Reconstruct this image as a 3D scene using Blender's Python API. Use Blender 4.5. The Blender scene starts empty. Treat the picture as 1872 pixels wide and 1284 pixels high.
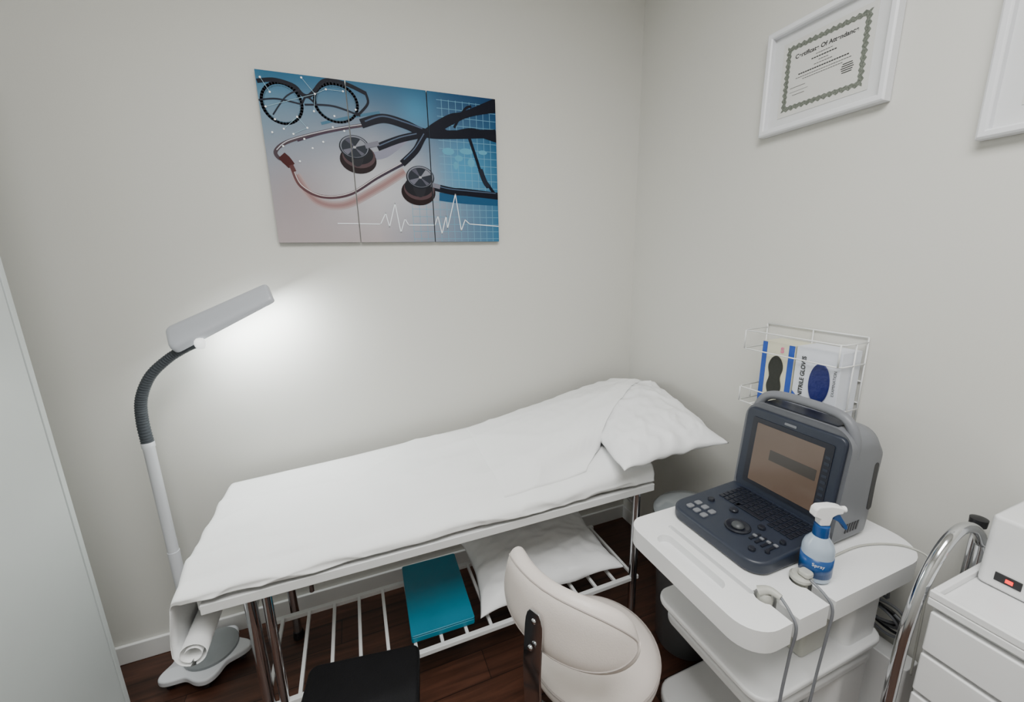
import bpy, bmesh, math, random
from mathutils import Vector, Matrix, noise
from mathutils.bvhtree import BVHTree
random.seed(4)
COL=bpy.context.scene.collection
# ---------------------------------------------------------------- materials
def mat(name,c,rough=.5,metal=0,var=.04,scale=8,bump=0,bscale=60,emit=None,estr=0,trans=0,alpha=1,coat=0,spec=None):
    m=bpy.data.materials.new(name);m.use_nodes=True
    nt=m.node_tree;b=nt.nodes['Principled BSDF']
    tc=nt.nodes.new('ShaderNodeTexCoord')
    n=nt.nodes.new('ShaderNodeTexNoise');n.inputs['Scale'].default_value=scale;n.inputs['Detail'].default_value=4
    nt.links.new(tc.outputs['Object'],n.inputs['Vector'])
    r=nt.nodes.new('ShaderNodeValToRGB')
    r.color_ramp.elements[0].position=.3;r.color_ramp.elements[1].position=.7
    r.color_ramp.elements[0].color=tuple(max(0,x*(1-var)) for x in c)+(1,)
    r.color_ramp.elements[1].color=tuple(min(1,x*(1+var)) for x in c)+(1,)
    nt.links.new(n.outputs['Fac'],r.inputs['Fac']);nt.links.new(r.outputs['Color'],b.inputs['Base Color'])
    b.inputs['Roughness'].default_value=rough;b.inputs['Metallic'].default_value=metal
    b.inputs['Coat Weight'].default_value=coat
    if spec is not None:b.inputs['Specular IOR Level'].default_value=spec
    if bump:
        n2=nt.nodes.new('ShaderNodeTexNoise');n2.inputs['Scale'].default_value=bscale;n2.inputs['Detail'].default_value=6
        nt.links.new(tc.outputs['Object'],n2.inputs['Vector'])
        bp=nt.nodes.new('ShaderNodeBump');bp.inputs['Strength'].default_value=bump;bp.inputs['Distance'].default_value=.01
        nt.links.new(n2.outputs['Fac'],bp.inputs['Height']);nt.links.new(bp.outputs['Normal'],b.inputs['Normal'])
    if emit:
        b.inputs['Emission Color'].default_value=tuple(emit)+(1,);b.inputs['Emission Strength'].default_value=estr
    if trans: b.inputs['Transmission Weight'].default_value=trans
    if alpha<1: b.inputs['Alpha'].default_value=alpha
    return m
WALL=mat('wall_paint',(.64,.635,.597),.6,var=.012,scale=1.2,bump=.03,bscale=220)
CEIL=mat('ceiling_paint',(.82,.81,.78),.8,var=.01)
TRIM=mat('trim_paint',(.74,.74,.73),.4,var=.01)
WHITE=mat('white_plastic',(.79,.795,.80),.32,var=.012,coat=.1)
LAMPW=mat('lamp_white_enamel',(.70,.72,.76),.35,var=.012,coat=.1)
HEADM=mat('lamp_head_shell',(.47,.49,.535),.38,var=.012,coat=.1)
WSTEEL=mat('white_enamel_steel',(.74,.75,.75),.3,var=.02)
CABM=mat('cabinet_laminate',(.56,.60,.595),.35,var=.01)
CHROME=mat('chrome',(.62,.63,.65),.12,1,var=.03)
PAPER=mat('paper_sheet',(.90,.91,.91),.7,var=.01,scale=5,bump=.3,bscale=12)
PILLOW=mat('pillow_cover',(.89,.90,.91),.65,var=.01,bump=.3,bscale=12)
LEATHER=mat('cream_vinyl',(.64,.58,.54),.42,var=.03,bump=.08,bscale=300)
SEAM=mat('vinyl_piping',(.36,.32,.30),.5)
BLACK=mat('black_vinyl',(.005,.005,.006),.5,var=.2,bump=.1,bscale=200,spec=.2)
BLKPL=mat('black_plastic',(.012,.012,.014),.4)
GREYHOSE=mat('grey_gooseneck',(.045,.052,.06),.5,var=.1,spec=.3)
TEAL=mat('teal_plastic',(.005,.19,.29),.35,var=.06)
NAVY=mat('navy_console_plastic',(.018,.024,.040),.42,var=.06)
KEYM=mat('key_plastic',(.008,.010,.018),.4,var=.1)
GREYP=mat('grey_console_plastic',(.165,.172,.19),.42,var=.03)
DGREY=mat('dark_grey_plastic',(.05,.055,.06),.45,var=.05)
BIN=mat('grey_bin_plastic',(.12,.13,.14),.3,var=.05,coat=.3)
BEIGE=mat('beige_plastic',(.44,.44,.40),.4)
BLUE=mat('blue_plastic',(.005,.06,.22),.3)
BOXBLUE=mat('blue_print',(.005,.06,.38),.4)
BOXNAVY=mat('navy_glove',(.006,.012,.12),.5,var=.3,bump=.5,bscale=30)
BOXCREAM=mat('cream_card',(.66,.65,.50),.5)
BOXWHITE=mat('white_card',(.70,.73,.80),.45)
DARKHOLE=mat('dark_glove',(.018,.02,.015),.6,bump=.5,bscale=30)
PINK=mat('pink_print',(.7,.15,.30),.5)
CERTP=mat('certificate_paper',(.62,.62,.60),.5,var=.01)
MATB=mat('mount_board',(.66,.67,.68),.6,var=.01)
FRAMEW=mat('frame_white_lacquer',(.74,.75,.78),.35,var=.01)
CERTB=mat('certificate_border_ink',(.14,.155,.13),.6,var=.5,scale=220)
INK=mat('ink',(.03,.03,.03),.6)
RED=mat('red_lamp',(.6,.01,.01),.4,emit=(1,.03,.02),estr=2)
LEDM=mat('led_diffuser',(.9,.9,.9),.5,emit=(.95,1,1),estr=6)
JOINTGLOW=mat('joint_white_glow',(.9,.9,.9),.3,emit=(.95,1,.98),estr=1.0)  # bright white of the lamp's joint ball, put in as a slight glow
GLOW=mat('panel_diffuser',(.9,.9,.9),.5,emit=(1,.98,.94),estr=3)
CLEARB=mat('frosted_bottle',(.50,.60,.72),.2,trans=.25)
LID=mat('smoked_lid',(.22,.24,.25),.12,var=.05,coat=.5)
SCREEN=mat('display_glass_reflection',(.035,.026,.02),.15,var=.25,scale=6,emit=(.27,.18,.125),estr=.30)  # brownish reflection in the glass, painted in as a dim glow
SCRREFL=mat('display_reflection_band',(.02,.018,.016),.2,emit=(.07,.06,.05),estr=.3)  # darker band of the painted screen reflection
def woodmat():
    m=bpy.data.materials.new('dark_wood_planks');m.use_nodes=True;nt=m.node_tree;b=nt.nodes['Principled BSDF']
    tc=nt.nodes.new('ShaderNodeTexCoord');br=nt.nodes.new('ShaderNodeTexBrick')
    br.inputs['Scale'].default_value=1;br.inputs['Brick Width'].default_value=1.1;br.inputs['Row Height'].default_value=.13
    br.inputs['Mortar Size'].default_value=.0015
    br.inputs['Color1'].default_value=(.10,.045,.028,1);br.inputs['Color2'].default_value=(.045,.021,.014,1);br.inputs['Mortar'].default_value=(.008,.004,.003,1)
    mp=nt.nodes.new('ShaderNodeMapping');mp.inputs['Scale'].default_value=(3,40,1)
    n=nt.nodes.new('ShaderNodeTexNoise');n.inputs['Scale'].default_value=1;n.inputs['Detail'].default_value=6;n.inputs['Distortion'].default_value=.6
    mx=nt.nodes.new('ShaderNodeMixRGB');mx.blend_type='MULTIPLY';mx.inputs['Fac'].default_value=.75
    r=nt.nodes.new('ShaderNodeValToRGB');r.color_ramp.elements[0].position=.3;r.color_ramp.elements[0].color=(.35,.3,.28,1);r.color_ramp.elements[1].position=.7;r.color_ramp.elements[1].color=(1.6,1.4,1.3,1)
    L=nt.links.new
    L(tc.outputs['Object'],br.inputs['Vector']);L(tc.outputs['Object'],mp.inputs['Vector']);L(mp.outputs['Vector'],n.inputs['Vector'])
    L(n.outputs['Fac'],r.inputs['Fac']);L(br.outputs['Color'],mx.inputs[1]);L(r.outputs['Color'],mx.inputs[2]);L(mx.outputs['Color'],b.inputs['Base Color'])
    b.inputs['Roughness'].default_value=.38
    return m
WOOD=woodmat()
def artmat():
    m=bpy.data.materials.new('printed_artwork');m.use_nodes=True;nt=m.node_tree;b=nt.nodes['Principled BSDF']
    a=nt.nodes.new('ShaderNodeAttribute');a.attribute_name='Col'
    nt.links.new(a.outputs['Color'],b.inputs['Base Color']);b.inputs['Roughness'].default_value=.5;b.inputs['Specular IOR Level'].default_value=.15
    return m
ART=artmat()
# ---------------------------------------------------------------- object helpers
def thing(name,label,cat,loc=(0,0,0),rz=0,group=None):
    e=bpy.data.objects.new(name,None);e.location=loc;e.rotation_euler=(0,0,rz);e.empty_display_size=.05
    COL.objects.link(e);e['label']=label;e['category']=cat
    if group:e['group']=group
    return e
def wmat(o):
    M=Matrix.Translation(o.location)@o.rotation_euler.to_matrix().to_4x4()
    if o.parent: M=wmat(o.parent)@M
    return M
def obj(name,me,m,parent=None,local=False,smooth=False,bevel=0,seg=3,label=None,cat=None,structure=False,subd=0,group=None):
    if isinstance(me,bmesh.types.BMesh):
        bm=me;bmesh.ops.recalc_face_normals(bm,faces=bm.faces);me=bpy.data.meshes.new(name);bm.to_mesh(me);bm.free()
    o=bpy.data.objects.new(name,me);COL.objects.link(o)
    if m is not None:
        me.materials.clear()
        for k in (m if isinstance(m,(list,tuple)) else [m]): me.materials.append(k)
    if parent:
        if not local: me.transform(wmat(parent).inverted())
        o.parent=parent
    elif not structure:
        vs=[v.co for v in me.vertices]
        c=Vector(((min(v.x for v in vs)+max(v.x for v in vs))/2,(min(v.y for v in vs)+max(v.y for v in vs))/2,min(v.z for v in vs)))
        me.transform(Matrix.Translation(-c));o.location=c
    if smooth or bevel:
        for p in me.polygons:p.use_smooth=True
    if bevel:
        b=o.modifiers.new('bevel','BEVEL');b.width=bevel;b.segments=seg;b.limit_method='ANGLE';b.angle_limit=math.radians(35);b.harden_normals=True
    elif smooth=='auto':
        me.set_sharp_from_angle(angle=math.radians(38))
    if subd:
        s=o.modifiers.new('sub','SUBSURF');s.levels=subd;s.render_levels=subd
    if label:o['label']=label
    if cat:o['category']=cat
    if group:o['group']=group
    if structure:o['kind']='structure'
    return o
def BM():return bmesh.new()
def box(x0,x1,y0,y1,z0,z1,bm=None,mi=0):
    bm=bm or BM()
    v=[bm.verts.new(p) for p in [(x0,y0,z0),(x1,y0,z0),(x1,y1,z0),(x0,y1,z0),(x0,y0,z1),(x1,y0,z1),(x1,y1,z1),(x0,y1,z1)]]
    for f in [(3,2,1,0),(4,5,6,7),(0,1,5,4),(1,2,6,5),(2,3,7,6),(3,0,4,7)]:
        q=bm.faces.new([v[i] for i in f]);q.material_index=mi
    return bm
def catmull(P,n=8,closed=False):
    P=[Vector(p) for p in P];out=[];N=len(P)
    rng=range(N) if closed else range(N-1)
    for i in rng:
        if closed:p0,p1,p2,p3=P[i-1],P[i],P[(i+1)%N],P[(i+2)%N]
        else:p0,p1,p2,p3=P[max(i-1,0)],P[i],P[i+1],P[min(i+2,N-1)]
        for k in range(n):
            t=k/n
            out.append(.5*((2*p1)+(-p0+p2)*t+(2*p0-5*p1+4*p2-p3)*t*t+(-p0+3*p1-3*p2+p3)*t**3))
    if not closed:out.append(P[-1])
    return out
def tube(path,rad,seg=14,bm=None,closed=False,mi=0,flat=1.0):
    bm=bm or BM();P=[Vector(p) for p in path];N=len(P)
    up=None;rings=[]
    for i in range(N):
        if closed:t=(P[(i+1)%N]-P[i-1]).normalized()
        else:t=(P[min(i+1,N-1)]-P[max(i-1,0)]).normalized()
        if up is None:
            up=Vector((0,0,1)) if abs(t.z)<.9 else Vector((1,0,0))
        a=(up-t*up.dot(t)).normalized();b=t.cross(a);up=a
        r=rad(i/(N-1)) if callable(rad) else rad
        rings.append([bm.verts.new(P[i]+r*(math.cos(2*math.pi*k/seg)*a*flat+math.sin(2*math.pi*k/seg)*b)) for k in range(seg)])
    for i in range(N if closed else N-1):
        A=rings[i];B=rings[(i+1)%N]
        for k in range(seg):
            f=bm.faces.new([A[k],A[(k+1)%seg],B[(k+1)%seg],B[k]]);f.material_index=mi
    if not closed:
        bm.faces.new(rings[0][::-1]).material_index=mi;bm.faces.new(rings[-1]).material_index=mi
    return bm
def lathe(prof,c=(0,0,0),seg=40,bm=None,M=None):
    bm=bm or BM();c=Vector(c);rings=[]
    for r,z in prof:
        ring=[]
        for k in range(seg):
            a=2*math.pi*k/seg;p=Vector((r*math.cos(a),r*math.sin(a),z))
            if M:p=M@p
            ring.append(bm.verts.new(c+p))
        rings.append(ring)
    for A,B in zip(rings,rings[1:]):
        for k in range(seg):bm.faces.new([A[k],A[(k+1)%seg],B[(k+1)%seg],B[k]])
    if prof[0][0]>1e-5:bm.faces.new(rings[0][::-1])
    if prof[-1][0]>1e-5:bm.faces.new(rings[-1])
    bmesh.ops.remove_doubles(bm,verts=bm.verts,dist=1e-6)
    return bm
def slab(pts,z0,z1,bm=None,M=None):
    bm=bm or BM();f=lambda p,z:(M@Vector((p[0],p[1],z)) if M else Vector((p[0],p[1],z)))
    A=[bm.verts.new(f(p,z0)) for p in pts];B=[bm.verts.new(f(p,z1)) for p in pts];n=len(pts)
    for k in range(n):bm.faces.new([A[k],A[(k+1)%n],B[(k+1)%n],B[k]])
    bm.faces.new(A[::-1]);bm.faces.new(B)
    return bm
def rrect(x0,x1,y0,y1,r,n=6):
    rs=r if isinstance(r,(list,tuple)) else [r]*4
    out=[]
    for (cx,cy,a0),q in zip([(x1,y1,0),(x0,y1,90),(x0,y0,180),(x1,y0,270)],rs):
        ccx=cx-q if cx==x1 else cx+q;ccy=cy-q if cy==y1 else cy+q
        for k in range(n+1):
            a=math.radians(a0+90*k/n);out.append((ccx+q*math.cos(a),ccy+q*math.sin(a)))
    return out
def textmesh(s,size,M,align='CENTER',bold=0):
    c=bpy.data.curves.new('t','FONT');c.body=s;c.size=size;c.align_x=align;c.align_y='CENTER';c.offset=bold
    o=bpy.data.objects.new('t',c);COL.objects.link(o);bpy.context.view_layer.update()
    dg=bpy.context.evaluated_depsgraph_get();me=bpy.data.meshes.new_from_object(o.evaluated_get(dg))
    bpy.data.objects.remove(o);me.transform(M);return me
def MX(x,y,z):return Matrix(((0,0,-1,x),(-1,0,0,y),(0,1,0,z),(0,0,0,1)))
def carve(o,cutbm):
    """subtract a shape from a part's mesh before its bevel"""
    bmesh.ops.recalc_face_normals(cutbm,faces=cutbm.faces)
    cm=bpy.data.meshes.new('c');cutbm.to_mesh(cm);cutbm.free()
    c=bpy.data.objects.new('c',cm);COL.objects.link(c)
    t=bpy.data.objects.new('t',o.data.copy());COL.objects.link(t);t.matrix_world=wmat(o)
    b=t.modifiers.new('b','BOOLEAN');b.operation='DIFFERENCE';b.solver='EXACT';b.object=c
    bpy.context.view_layer.update();dg=bpy.context.evaluated_depsgraph_get()
    me=bpy.data.meshes.new_from_object(t.evaluated_get(dg))
    if len(me.polygons)>5:
        mt=o.data.materials[0];o.data=me;me.materials.clear();me.materials.append(mt)
        for p in me.polygons:p.use_smooth=True
    bpy.data.objects.remove(t);bpy.data.objects.remove(c)
# ---------------------------------------------------------------- room
XL=-2.66;YF=-3.3;H=2.95
obj('floor',box(XL-.1,.1,YF-.1,.1,-.1,0),WOOD,structure=True)
obj('ceiling',box(XL-.1,.1,YF-.1,.1,H,H+.1),CEIL,structure=True)
obj('wall_back',box(XL-.1,.1,0,.1,0,H),WALL,structure=True)
obj('wall_right',box(0,.1,YF-.1,0,0,H),WALL,structure=True)
obj('wall_left',box(XL-.1,XL,YF-.1,0,0,H),WALL,structure=True)
obj('wall_front',box(XL,0,YF-.1,YF,0,H),WALL,structure=True)
obj('baseboard_back',box(XL,0,-.014,0,0,.085),TRIM,structure=True,bevel=.004)
obj('baseboard_right',box(-.014,0,YF,-.014,0,.085),TRIM,structure=True,bevel=.004)
cl=thing('ceiling_light','flat square white ceiling light panel','ceiling light',(-1.35,-1.9,H))
obj('light_frame',slab(rrect(-1.95,-.75,-2.5,-1.3,.02),H-.05,H-.001),WHITE,cl)
obj('light_diffuser',slab(rrect(-1.92,-.78,-2.47,-1.33,.02),H-.056,H-.049),GLOW,cl)
# ---------------------------------------------------------------- tall cabinet
cb=thing('tall_cabinet','tall white laminate storage cabinet with plain doors','cabinet',(-2.46,-.85,0))
CX=-2.282
bm=box(XL+.002,CX-.022,-1.30,-.42,0,2.3);box(XL+.002,CX,-.4195,-.402,0,2.3,bm);box(XL+.002,CX,-1.318,-1.3005,0,2.3,bm)
obj('cabinet_body',bm,CABM,cb,bevel=.001)
obj('cabinet_door',box(CX-.020,CX-.001,-.858,-.4235,.06,2.28),CABM,cb,bevel=.0015)
obj('cabinet_door',box(CX-.020,CX-.001,-1.297,-.862,.06,2.28),CABM,cb,bevel=.0015)
# ---------------------------------------------------------------- wall art triptych
wa=thing('wall_art','three-panel glossy print of black stethoscope and eyeglasses in blue tones','wall art',(-1.245,0,1.685))
def lerp(a,b,t):return tuple(a[i]+(b[i]-a[i])*t for i in range(3))
def bgcol(x,y):
    u=x/910;v=y/600
    bl=(.38,.325,.335);br=(.03,.14,.26);tl=(.055,.21,.33);tr=(.003,.03,.10)
    c=lerp(lerp(bl,br,max(0,(u-.42)/.58)**.75 if u>.42 else 0),lerp(tl,tr,u**.75),v**1.35)
    g=math.exp(-(((u-.46)/.26)**2+((v-.36)/.26)**2));c=lerp(c,(.58,.58,.61),.68*g)
    g=math.exp(-(((u-.83)/.13)**2+((v-.5)/.2)**2));c=lerp(c,(.04,.27,.48),.75*g)
    g=math.exp(-(((u-.62)/.08)**2+((v-.85)/.12)**2));c=lerp(c,(.05,.29,.49),.5*g)
    g=math.exp(-(((u-.10)/.12)**2+((v-.30)/.18)**2));c=lerp(c,(.32,.24,.24),.4*g)
    g=math.exp(-(((u-.1)/.3)**2+((v-1.02)/.12)**2));c=lerp(c,(.01,.09,.19),.8*g)
    return c
def clip(poly,x0,x1,y0,y1):
    for ax,val,sg in ((0,x0,1),(0,x1,-1),(1,y0,1),(1,y1,-1)):
        out=[]
        for i in range(len(poly)):
            a=poly[i-1];b=poly[i];da=(a[ax]-val)*sg;db=(b[ax]-val)*sg
            if (da>=0)!=(db>=0):
                t=da/(da-db);out.append((a[0]+(b[0]-a[0])*t,a[1]+(b[1]-a[1])*t))
            if db>=0:out.append(b)
        poly=out
        if len(poly)<3:return []
    return poly
shapes=[]
lay=[0]
def ribbon(pts,w,c,smooth=True,c2=None):
    lay[0]+=1
    P=[Vector((p[0],p[1],0)) for p in pts]
    if smooth:P=catmull(P,10)
    N=len(P);L=[];R=[]
    for i in range(N):
        t=(P[min(i+1,N-1)]-P[max(i-1,0)]);t=t.normalized() if t.length>0 else Vector((1,0,0));n=Vector((-t.y,t.x,0))
        ww=w(i/(N-1)) if callable(w) else w
        L.append(P[i]+n*ww/2);R.append(P[i]-n*ww/2)
    for i in range(N-1):
        cc=lerp(c,c2,i/N) if c2 else c
        if smooth: shapes.append(([tuple(L[i][:2]),tuple(L[i+1][:2]),tuple(R[i+1][:2]),tuple(R[i][:2])],cc,lay[0]))
        else:
            t=(P[i+1]-P[i]).normalized();n=Vector((-t.y,t.x,0))*w/2;a=P[i]-t*w*.3;b=P[i+1]+t*w*.3
            shapes.append(([tuple((a+n)[:2]),tuple((b+n)[:2]),tuple((b-n)[:2]),tuple((a-n)[:2])],cc,lay[0]))
def disc(cx,cy,rx,ry,c,n=32,rot=0):
    lay[0]+=1;p=[]
    for k in range(n):
        a=2*math.pi*k/n;x=rx*math.cos(a);y=ry*math.sin(a);p.append((cx+x*math.cos(rot)-y*math.sin(rot),cy+x*math.sin(rot)+y*math.cos(rot)))
    shapes.append((p,c,lay[0]))
def ring(cx,cy,rx,ry,w,c,rot=0):
    P=[]
    for k in range(41):
        a=2*math.pi*k/40;x=rx*math.cos(a);y=ry*math.sin(a);P.append((cx+x*math.cos(rot)-y*math.sin(rot),cy+x*math.sin(rot)+y*math.cos(rot)))
    ribbon(P,w,c,smooth=False)
lc=(.14,.34,.48)
lay[0]+=1;gl=lay[0]
for i in range(14):
    x=520+i*30
    top=575 if x>640 else 250
    shapes.append(([(x,0),(x+1.8,0),(x+1.8,top),(x,top)],lc,gl))
for j in range(19):
    y=12+j*31
    x0=520 if y<250 else 650
    shapes.append(([(x0,y),(910,y),(910,y+1.8),(x0,y+1.8)],lc,gl))
for cx,cy,rx,ry in [(690,375,26,14),(735,350,18,12),(770,380,30,12),(720,320,10,16),(790,335,16,18),(845,380,20,9)]:
    disc(cx,cy,rx,ry,(.09,.31,.45))
for w_,c_ in ((34,(.36,.29,.295)),(22,(.32,.215,.215)),(10,(.27,.16,.16))):ribbon([(90,250),(150,160),(250,146),(380,210),(500,285)],w_,c_)
ribbon([(360,335),(430,350),(520,420)],30,(.22,.22,.29))
ribbon([(640,190),(750,180),(910,175)],34,(.013,.07,.16))
ribbon([(200,440),(300,470),(420,500)],10,(.05,.14,.22))
K=(.002,.003,.010);K2=(.010,.013,.025);MT=(.06,.04,.05)
for cx,cy,rx,ry in [(75,497,66,68),(262,517,76,66)]:
    ring(cx,cy,rx,ry,10,K);ring(cx,cy-3,rx-7,ry-7,2.5,(.06,.12,.17))
ribbon([(3,562),(60,572),(120,560),(145,535),(165,530),(185,545),(230,590),(300,588),(374,562)],14,K)
ribbon([(143,505),(160,528),(185,510)],7,K)
ribbon([(0,500),(60,510),(140,500)],6,K2);ribbon([(150,500),(250,505),(345,480)],7,K2)
ribbon([(372,565),(378,530),(350,495),(330,480)],9,K)
ribbon([(40,455),(90,520),(140,550)],5,K2)
ribbon([(365,451),(222,416),(84,370),(34,334),(40,308),(70,303)],13,MT);ribbon([(365,454),(222,419),(84,373),(36,336)],3,(.5,.5,.55))
ribbon([(78,285),(102,212),(175,175),(277,188),(389,256),(503,318)],13,(.12,.05,.05),c2=(.02,.02,.04));ribbon([(84,272),(106,214),(176,178),(277,192),(389,260),(500,322)],3,(.6,.55,.55))
ribbon([(330,440),(200,405),(110,372)],6,(.05,.03,.05))
ribbon([(50,318),(66,300),(80,282)],lambda t:34-10*abs(t-.4),(.05,.008,.008));ribbon([(78,285),(86,262)],16,(.09,.03,.03))
ribbon([(345,452),(430,479),(515,465),(591,440),(684,440),(909,462)],34,K);ribbon([(360,462),(430,487),(515,473),(585,455)],5,(.06,.09,.15))
ribbon([(399,370),(488,407),(560,428),(620,445),(772,526),(912,561)],28,K);ribbon([(405,376),(488,413),(560,434)],4,(.08,.11,.17))
ribbon([(492,314),(552,370),(600,440),(700,505),(772,526),(912,590)],27,K);ribbon([(500,330),(548,376),(590,436)],4,(.08,.11,.17))
ribbon([(640,470),(700,440),(800,460),(912,440)],30,K)
ribbon([(780,451),(813,355),(836,288),(870,240),(910,190)],13,K);ribbon([(830,310),(850,260),(868,238)],22,K2)
ribbon([(720,470),(770,545),(800,560)],10,K)
ribbon([(620,228),(700,214),(756,212),(912,200)],30,K);ribbon([(625,236),(700,222),(900,212)],4,(.06,.09,.15))
for cx,cy,lx,ly,r in [(312,364,322,318,54),(563,264,552,205,56)]:
    disc(lx,ly,r*1.28,r*.95,(.012,.005,.006));disc(lx+4,ly+14,r*1.15,r*.82,(.07,.04,.045));disc(lx+2,ly+22,r*1.05,r*.72,(.008,.008,.012))
    disc((cx+lx)/2,(cy+ly)/2,r*.5,r*.9,(.015,.015,.02))
    disc(cx,cy,r*1.05,r*.82,(.008,.010,.016));disc(cx,cy+2,r*.97,r*.74,(.18,.19,.23));disc(cx,cy,r*.90,r*.68,(.018,.022,.032))
    for a,b,c in [(20,60,(.22,.23,.27)),(200,235,(.13,.13,.17)),(110,135,(.07,.07,.10)),(300,320,(.09,.09,.12))]:
        lay[0]+=1;shapes.append(([(cx,cy)]+[(cx+r*.86*math.cos(math.radians(a+(b-a)*k/5)),cy+r*.64*math.sin(math.radians(a+(b-a)*k/5))) for k in range(6)],c,lay[0]))
    disc(cx,cy,r*.11,r*.085,(.35,.35,.38))
ribbon([(358,372),(400,384)],18,(.16,.16,.2),smooth=False);ribbon([(612,236),(640,230)],18,(.16,.16,.2),smooth=False)
ribbon([(220,74),(385,73),(409,117),(420,62),(450,157),(465,40),(486,96),(500,70),(613,71),(628,110),(642,34),(664,110),(668,57),(711,203),(730,48),(750,95),(770,77),(909,68)],3.4,(.85,.9,.95),smooth=False)
dots=[(15,575),(40,530),(150,590),(190,540),(70,410),(100,395),(20,480),(120,455),(150,420),(180,480),(60,350),(160,350),(230,560),(290,560),(250,470),(330,500),(200,375),(110,300),(240,430),(45,440),(280,420),(135,380),(30,395)]
for a,b in [(2,3),(3,6),(3,12),(0,1),(12,13),(7,8),(4,7),(3,9),(8,5)]:ribbon([dots[a],dots[b]],1.2,(.35,.55,.66),smooth=False)
for x,y in dots:disc(x,y,3.6,3.6,(.9,.93,.95),8)
def artpanel(X0,X1):
    verts=[];faces=[];mi=[];cols=[]
    Yf=-.022
    def P(x,y,d):return (-1.70+x/1000,Yf-d,1.685+y/1000)
    b=[(X0,0),(X1,0),(X1,600),(X0,600)]
    for x,y in b:verts.append(P(x,y,0.0));cols.append((.1,.1,.12))
    for x,y in b:verts.append((-1.70+x/1000,-.002,1.685+y/1000));cols.append((.1,.1,.12))
    for f in [(4,5,6,7),(0,1,5,4),(1,2,6,5),(2,3,7,6),(3,0,4,7)]:faces.append(list(f));mi.append(1)
    nx=24;ny=40;g0=len(verts)
    for j in range(ny+1):
        for i in range(nx+1):
            x=X0+(X1-X0)*i/nx;y=600*j/ny;verts.append(P(x,y,.0001));cols.append(bgcol(x,y))
    for j in range(ny):
        for i in range(nx):
            a=g0+j*(nx+1)+i;faces.append([a,a+1,a+nx+2,a+nx+1]);mi.append(0)
    for poly,c,l in shapes:
        q=clip(poly,X0+.3,X1-.3,.5,599.5)
        if len(q)<3:continue
        s=len(verts)
        for x,y in q:verts.append(P(x,y,.0002+l*.00003));cols.append(c)
        ar=sum(q[i-1][0]*q[i][1]-q[i][0]*q[i-1][1] for i in range(len(q)))
        idx=list(range(s,s+len(q)))
        faces.append(idx if ar>0 else idx[::-1]);mi.append(0)
    me=bpy.data.meshes.new('art_panel');me.from_pydata(verts,[],faces);me.materials.append(ART);me.materials.append(DGREY)
    for p,k in zip(me.polygons,mi):p.material_index=k
    at=me.color_attributes.new('Col','FLOAT_COLOR','POINT')
    for i,c in enumerate(cols):at.data[i].color=(c[0],c[1],c[2],1)
    obj('art_panel',me,None,wa)
artpanel(0,298.5);artpanel(302.5,608.5);artpanel(612.5,910)
# ---------------------------------------------------------------- certificate frames
def pframe(name,label,y0,y1,z0,z1,w=.020,group='framed certificates on the wall'):
    t=thing(name,label,'picture frame',(0,(y0+y1)/2,z0),group=group)
    bm=BM()
    def rr(q):return [(y0+q,z0+q),(y1-q,z0+q),(y1-q,z1-q),(y0+q,z1-q)]
    rings=[[(-.002,)+p for p in rr(0)],[(-.030,)+p for p in rr(0)],[(-.034,)+p for p in rr(w*.25)],[(-.034,)+p for p in rr(w*.8)],[(-.030,)+p for p in rr(w)],[(-.008,)+p for p in rr(w)]]
    V=[[bm.verts.new(p) for p in r] for r in rings]
    for A,B in zip(V,V[1:]):
        for k in range(4):bm.faces.new([A[k],A[(k+1)%4],B[(k+1)%4],B[k]])
    obj('frame_moulding',bm,FRAMEW,t,bevel=.001,seg=2)
    obj('mount_board',box(-.012,-.006,y0+w*.8,y1-w*.8,z0+w*.8,z1-w*.8),MATB,t)
    return t
f1=pframe('picture_frame','white framed certificate of attendance with ornate grey-green border',-1.092,-.712,2.01,2.335)
obj('certificate_paper',box(-.0135,-.0121,-1.035,-.765,2.058,2.285),CERTP,f1)
bm=BM();y0,y1,z0,z1=-1.020,-.778,2.074,2.270
def edgepts(off,amp,n):
    out=[];per=[(y0,z0,y1,z0,0,-1),(y1,z0,y1,z1,1,0),(y1,z1,y0,z1,0,1),(y0,z1,y0,z0,-1,0)]
    for a,b,c,d,nx,ny in per:
        m=n if abs(c-a)>abs(d-b) else int(n*.8)
        for k in range(m):
            t=k/m;s=off+amp*math.cos(2*math.pi*k/4)
            out.append((a+(c-a)*t+nx*s,b+(d-b)*t+ny*s))
    return out
def shrink(p,k=.011):
    cy=(y0+y1)/2;cz=(z0+z1)/2
    return (cy+(p[0]-cy)*(1-2*k/(y1-y0)),cz+(p[1]-cz)*(1-2*k/(z1-z0)))
A=edgepts(0,.003,56);B=[shrink(p,.014) for p in edgepts(0,-.002,56)]
VA=[bm.verts.new((-.0139,p[0],p[1])) for p in A];VB=[bm.verts.new((-.0139,p[0],p[1])) for p in B]
for k in range(len(A)):bm.faces.new([VA[k],VA[(k+1)%len(A)],VB[(k+1)%len(A)],VB[k]])
obj('certificate_border',bm,CERTB,f1)
cy=-.899
obj('certificate_heading',textmesh('Certificate Of Attendance',.0174,MX(-.0139,cy,2.232),bold=.0005),INK,f1)
bm=BM()
for z,w,h in [(2.216,.05,.0016),(2.206,.075,.0032),(2.196,.03,.0016),(2.187,.055,.0016),(2.176,.15,.0034),(2.166,.165,.0016),(2.158,.12,.0016)]:
    n=int(w/.007)
    for k in range(n):
        y=cy+w/2-k*w/n;box(-.0141,-.0137,y-.0055*w/(n*.007),y,z-h/2,z+h/2,bm)
for a in ((-.86,-.80,2.127,2.1277),(-.85,-.81,2.117,2.1182),(-.85,-.80,2.140,2.1412)):box(-.0141,-.0137,*a,bm)
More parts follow.
